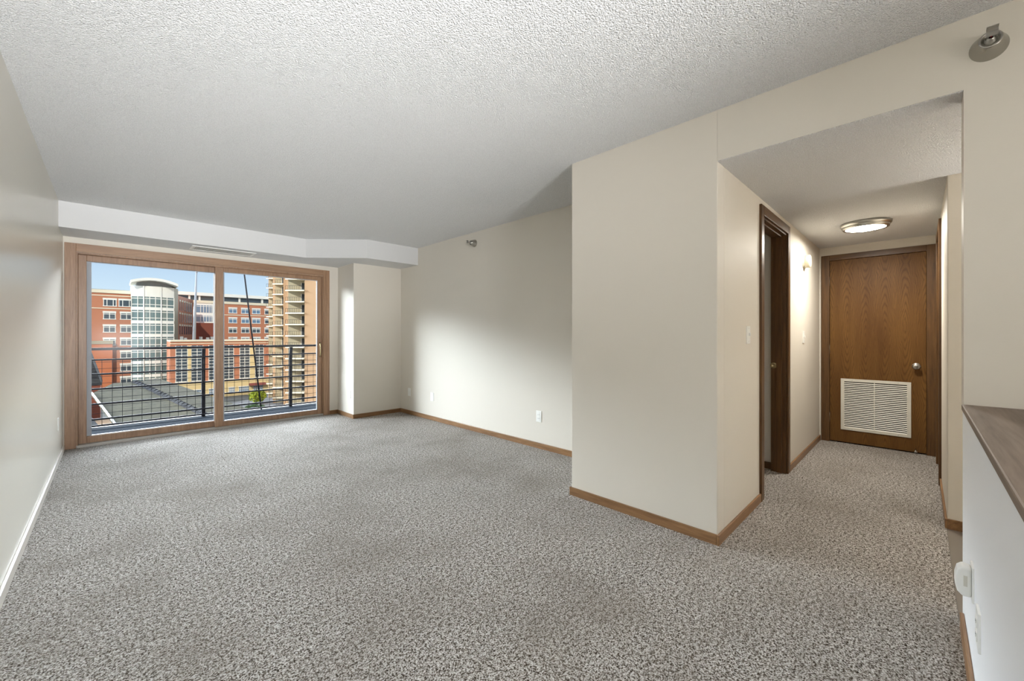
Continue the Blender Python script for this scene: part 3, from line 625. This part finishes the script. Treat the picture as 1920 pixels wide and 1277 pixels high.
# --- tan apartment tower in three stepped bays of balconies
at_ = empty('apartment_building', (fx(560, 109), 109, ZG), 'tan brick apartment tower with stacked balconies, right in the view outside', 'building')
ZT = 24.0
SF, CF = math.sin(YAW), math.cos(YAW)
def rd(r, d): return (d * SF + r * CF, d * CF - r * SF)          # the tower stands turned 45 degrees to our wall
def rbox(r0, r1, d0, d1, z0, z1): return MB().prism([rd(r0, d0), rd(r1, d0), rd(r1, d1), rd(r0, d1)], z0, z1)
def rx(px, d): return (px - 960) / FPX * d
def bay(d, pxs, floors, yref, step, back):
    """pxs: pier left, recess left, recess right, pier right; the recess wall runs back at 45 degrees from its left end"""
    a, b_, c_, e_ = [rx(p, d) for p in pxs]; w_ = c_ - b_; k45 = SF / CF
    rbox(a, b_, d, back, ZG, ZT).build('brick_pier', M['tan_brick'], at_)
    rbox(c_, e_, d, back, ZG, ZT).build('brick_pier', M['tan_brick'], at_)
    dp = min(w_ * k45, back - d - .2)
    MB().prism([rd(b_, d + .02), rd(c_, d + dp), rd(c_, back), rd(b_, back)], ZG, ZT).build('recess_wall', M['recess'], at_)
    for k in range(floors):
        z = CAM_H + (CY - (yref + step * k)) / FPX * d
        if z < ZG + .5: break
        o = MB().prism([rd(b_ - .5, d - .5), rd(c_ + .1, d - .5), rd(c_ + .1, d + .05), rd(c_, d + dp), rd(b_, d + .02)], z - .30, z).build('balcony_slab', M['cream'], at_)
        rr = rbox(b_ - .48, c_, d - .47, d - .42, z + 1.0, z + 1.06)
        q = rbox(b_ - .48, c_, d - .46, d - .43, z + .1, z + .14); rr.add(q.v, q.f)
        nb = max(3, int(w_ / .5))
        for i in range(nb + 1):
            x = b_ - .46 + (w_ + .44) * i / nb; q = rbox(x - .02, x + .02, d - .46, d - .43, z, z + 1.03); rr.add(q.v, q.f)
        rr.build('balcony_rail', M['iron'], o)
        u0, u1 = .55, .92
        def wl(t, off): return rd(b_ + w_ * t, d + .02 + dp * t - off)
        g = MB().prism([wl(u0, .06), wl(u1, .06), wl(u1, -.05), wl(u0, -.05)], z + .02, z + 2.05).build('balcony_door', M['ext_glass'], at_)
        MB().prism([wl(u0 - .03, .09), wl(u0, .09), wl(u0, -.05), wl(u0 - .03, -.05)], z + .02, z + 2.1).prism([wl(u1, .09), wl(u1 + .03, .09), wl(u1 + .03, -.05), wl(u1, -.05)], z + .02, z + 2.1).build('door_frame', M['bwhite'], g)
bay(101.5, (538, 540.5, 571, 640), 13, 522.5, 21.25, 110.4)
bay(111.5, (511.5, 516, 531.5, 545), 14, 512.5, 19.35, 119.4)
bay(120.5, (503.5, 504.2, 512.5, 520), 15, 503.5, 17.9, 128)
for px in (531.8, 534, 536.2): rbox(rx(px, 107), rx(px + 1.5, 107), 107, 111.4, ZG, ZT).build('ribbed_pier', M['tan_brick'], at_)

# --- near shingled roofs below the balcony
def plane_hit(px, py, p0, nrm):
    a = (px - 960) / FPX; sn, c = math.sin(YAW), math.cos(YAW); d = Vector((sn + c * a, c - sn * a, (CY - py) / FPX)); o = Vector((0, 0, CAM_H))
    return o + d * ((p0 - o).dot(nrm) / d.dot(nrm))
hs = empty('low_house', (2, 70, ZG), 'low building with tan grey shingled hip roof just beyond the balcony railing', 'building')
A_ = gnd(228, 812, -9); B_ = gnd(410, 790, -9); C_ = gnd(254, 716, -6.0)
nr = (B_ - A_).cross(C_ - A_).normalized()
D_ = plane_hit(212, 718.5, A_, nr); E_ = plane_hit(150, 712, A_, nr); E2 = plane_hit(172, 738, A_, nr)
def slab_poly(pts, th=.35):
    n = len(pts); lo = [p - Vector((0, 0, th)) for p in pts]
    return MB().add(list(pts) + lo, [tuple(range(n)), tuple(range(n, 2 * n))[::-1]] + [(i, (i + 1) % n, n + (i + 1) % n, n + i) for i in range(n)])
slab_poly([A_, B_, C_, D_, E2]).build('roof_slope', M['shingle'], hs)
B2 = B_ + Vector((7, 4, -1.2)); C2 = C_ + Vector((3.2, 9, -.35))
slab_poly([B_, B2, C2, C_]).build('side_roof_slope', M['shingle'], hs)
hip = MB(); k = 26
for i in range(k):
    q = C_.lerp(B_, (i + .5) / k); d = (B_ - C_).normalized(); sd = d.cross(Vector((0, 0, 1))).normalized()
    p0, p1 = q - d * .62, q + d * .45
    hip.add([p0 - sd * .5 + Vector((0, 0, .02)), p0 + sd * .5 + Vector((0, 0, .02)), p1 + sd * .5 + Vector((0, 0, .02)), p1 - sd * .5 + Vector((0, 0, .02)), p0 + Vector((0, 0, .28)), p1 + Vector((0, 0, .42))],
            [(0, 4, 5, 3), (1, 2, 5, 4), (3, 5, 2), (0, 1, 4), (0, 3, 2, 1)])
hip.build('hip_tiles', M['shingle_d'], hs)
rk = (A_ - E2).normalized(); MB().tube([E2 + Vector((0, 0, .1)), A_ + Vector((0, 0, .1)) + rk * 6], .12, 6).build('rake_board', M['bwhite'], hs)
base_pts = [(A_.x, A_.y + .8), (B_.x - .5, B_.y + .6), (C2.x, C2.y), (C_.x, C_.y + 6), (D_.x - 2, D_.y + 6), (E2.x, E2.y + 1)]
F1, F2 = E2 + Vector((-1, -2, -.9)), A_ + Vector((-.6, -.6, -.9))
slab_poly([F1 + Vector((-9, -1.5, -.6)), F2 + Vector((-9, -4, -.6)), F2, F1]).build('lower_roof_slope', M['shingle_d'], hs)
MB().prism([(p[0], p[1]) for p in base_pts], ZG, -12.2).build('house_wall', M['tan_brick'], hs)
# dark gable further left
gb = empty('gabled_house', (-8, 88, ZG), 'dark slate gable roof at the left edge of the outside view', 'building')
Yg = 92.0
g0, g1, g2, g3 = (fx(191, Yg), fz(191, 722, Yg)), (fx(168, Yg), fz(168, 640, Yg)), (fx(140, Yg), fz(150, 590, Yg)), (fx(80, Yg), fz(191, 722, Yg))
MB().prism([g0, g2, g3], Yg, Yg + 9, 'y').build('gable_roof', M['shingle_d'], gb)
B(g3[0], g0[0] - .2, Yg + .2, Yg + 8.8, ZG, g0[1] + .02).build('house_wall', M['brown_shade_brick'], gb)

# --- ground, paving, planting, vehicles
struct('ground', B(-160, 240, 12, 420, ZG - .4, ZG), M['asphalt'], 'grey asphalt ground between the buildings', 'ground')
def ground_poly(name, pts, z, m, label, cat): 
    mb = slab_poly([gnd(*p, z) for p in pts], .05); return struct(name, mb, m, label, cat)
ground_poly('road_forecourt', [(432, 756), (520, 738), (560, 748), (470, 772)], ZG + .06, M['concrete'], 'pale concrete forecourt in front of the low building', 'pavement')
ground_poly('road_paving', [(335, 782), (560, 756), (600, 790), (340, 830)], ZG + .09, M['sand'], 'sandy coloured paved strip below the balcony', 'pavement')
def leafy(name, c, rx, rz, n, m, label, cat, trunk=0, group=None):
    root = empty(name, (c.x, c.y, ZG), label, cat, group); random.seed(int(abs(c.x) * 100))
    mb = MB(); cen = Vector((c.x, c.y, ZG + trunk + rz))
    for i in range(n):
        d = Vector((random.gauss(0, 1), random.gauss(0, 1), random.gauss(0, 1))).normalized() * (random.random() ** .4)
        p = cen + Vector((d.x * rx, d.y * rx, d.z * rz)); r = rx * random.uniform(.09, .17)
        u = Vector((random.gauss(0, 1), random.gauss(0, 1), random.gauss(0, 1))).normalized(); q = u.orthogonal().normalized(); t_ = u.cross(q)
        mb.add([p - q * r, p - t_ * r * .6, p + q * r, p + t_ * r * .6], [(0, 1, 2, 3)])
    mb.build('foliage', m, root)
    MB().tube([(c.x, c.y, ZG), (c.x + .05, c.y, ZG + trunk + rz)], [.16, .07], 8).build('trunk', M['bark'], root)
leafy('tree', gnd(483, 758), 2.1, 1.75, 900, M['leaf_y'], 'bright yellow green young tree on the pale forecourt', 'tree', .5)
for px, py, n_ in ((466, 767, 'left'), (477, 764, 'mid'), (490, 766, 'right')):
    leafy('shrub', gnd(px, py), .9, .5, 260, M['leaf_g'], 'low green shrub in the hedge below the yellow green tree', 'shrub', 0, 'shrubs below the tree')
def vehicle(name, px, py, L_, W_, Hh, m, label, cat, van=False):
    p = gnd(px, py); root = empty(name, (p.x, p.y, ZG), label, cat); z = ZG
    if van: prof = [(-L_ / 2, .35), (L_ / 2, .35), (L_ / 2, .95), (L_ / 2 - .5, 1.15), (L_ / 2 - 1.1, Hh), (-L_ / 2, Hh)]
    else: prof = [(-L_ / 2, .3), (L_ / 2, .3), (L_ / 2, .75), (L_ / 2 - 1.1, .9), (L_ / 2 - 1.8, Hh), (-L_ / 2 + 1.1, Hh), (-L_ / 2 + .3, .95), (-L_ / 2, .9)]
    MB().prism([(p.x + a, z + b_) for a, b_ in prof], p.y, p.y + W_, 'y').build('body', m, root, .06)
    for sx_ in (-L_ * .32, L_ * .32):
        for yy in (p.y - .02, p.y + W_ - .2): MB().lathe((p.x + sx_, yy, z + .34), (0, 1, 0), [(0, 0), (.34, 0), (.34, .22), (0, .22)], 16).build('wheel', M['rubber'], root)
    if van: B(p.x + L_ / 2 - 1.6, p.x + L_ / 2 - 1.05, p.y - .02, p.y + .02, z + 1.15, z + Hh - .25).build('side_window', M['ext_glass'], root)
    else: MB().prism([(p.x - L_ / 2 + 1.0, z + .95), (p.x + L_ / 2 - 1.5, z + .95), (p.x + L_ / 2 - 1.95, z + Hh - .08), (p.x - L_ / 2 + 1.25, z + Hh - .08)], p.y - .02, p.y + .02, 'y').build('side_window', M['ext_glass'], root)
vehicle('van', 357, 764, 5.2, 2.0, 2.3, M['bwhite'], 'white van parked before the low building, beyond the shingled roof', 'van', True)
vehicle('car', 329, 757, 4.4, 1.8, 1.45, M['rubber'], 'dark car parked on the asphalt left of the white van', 'car')
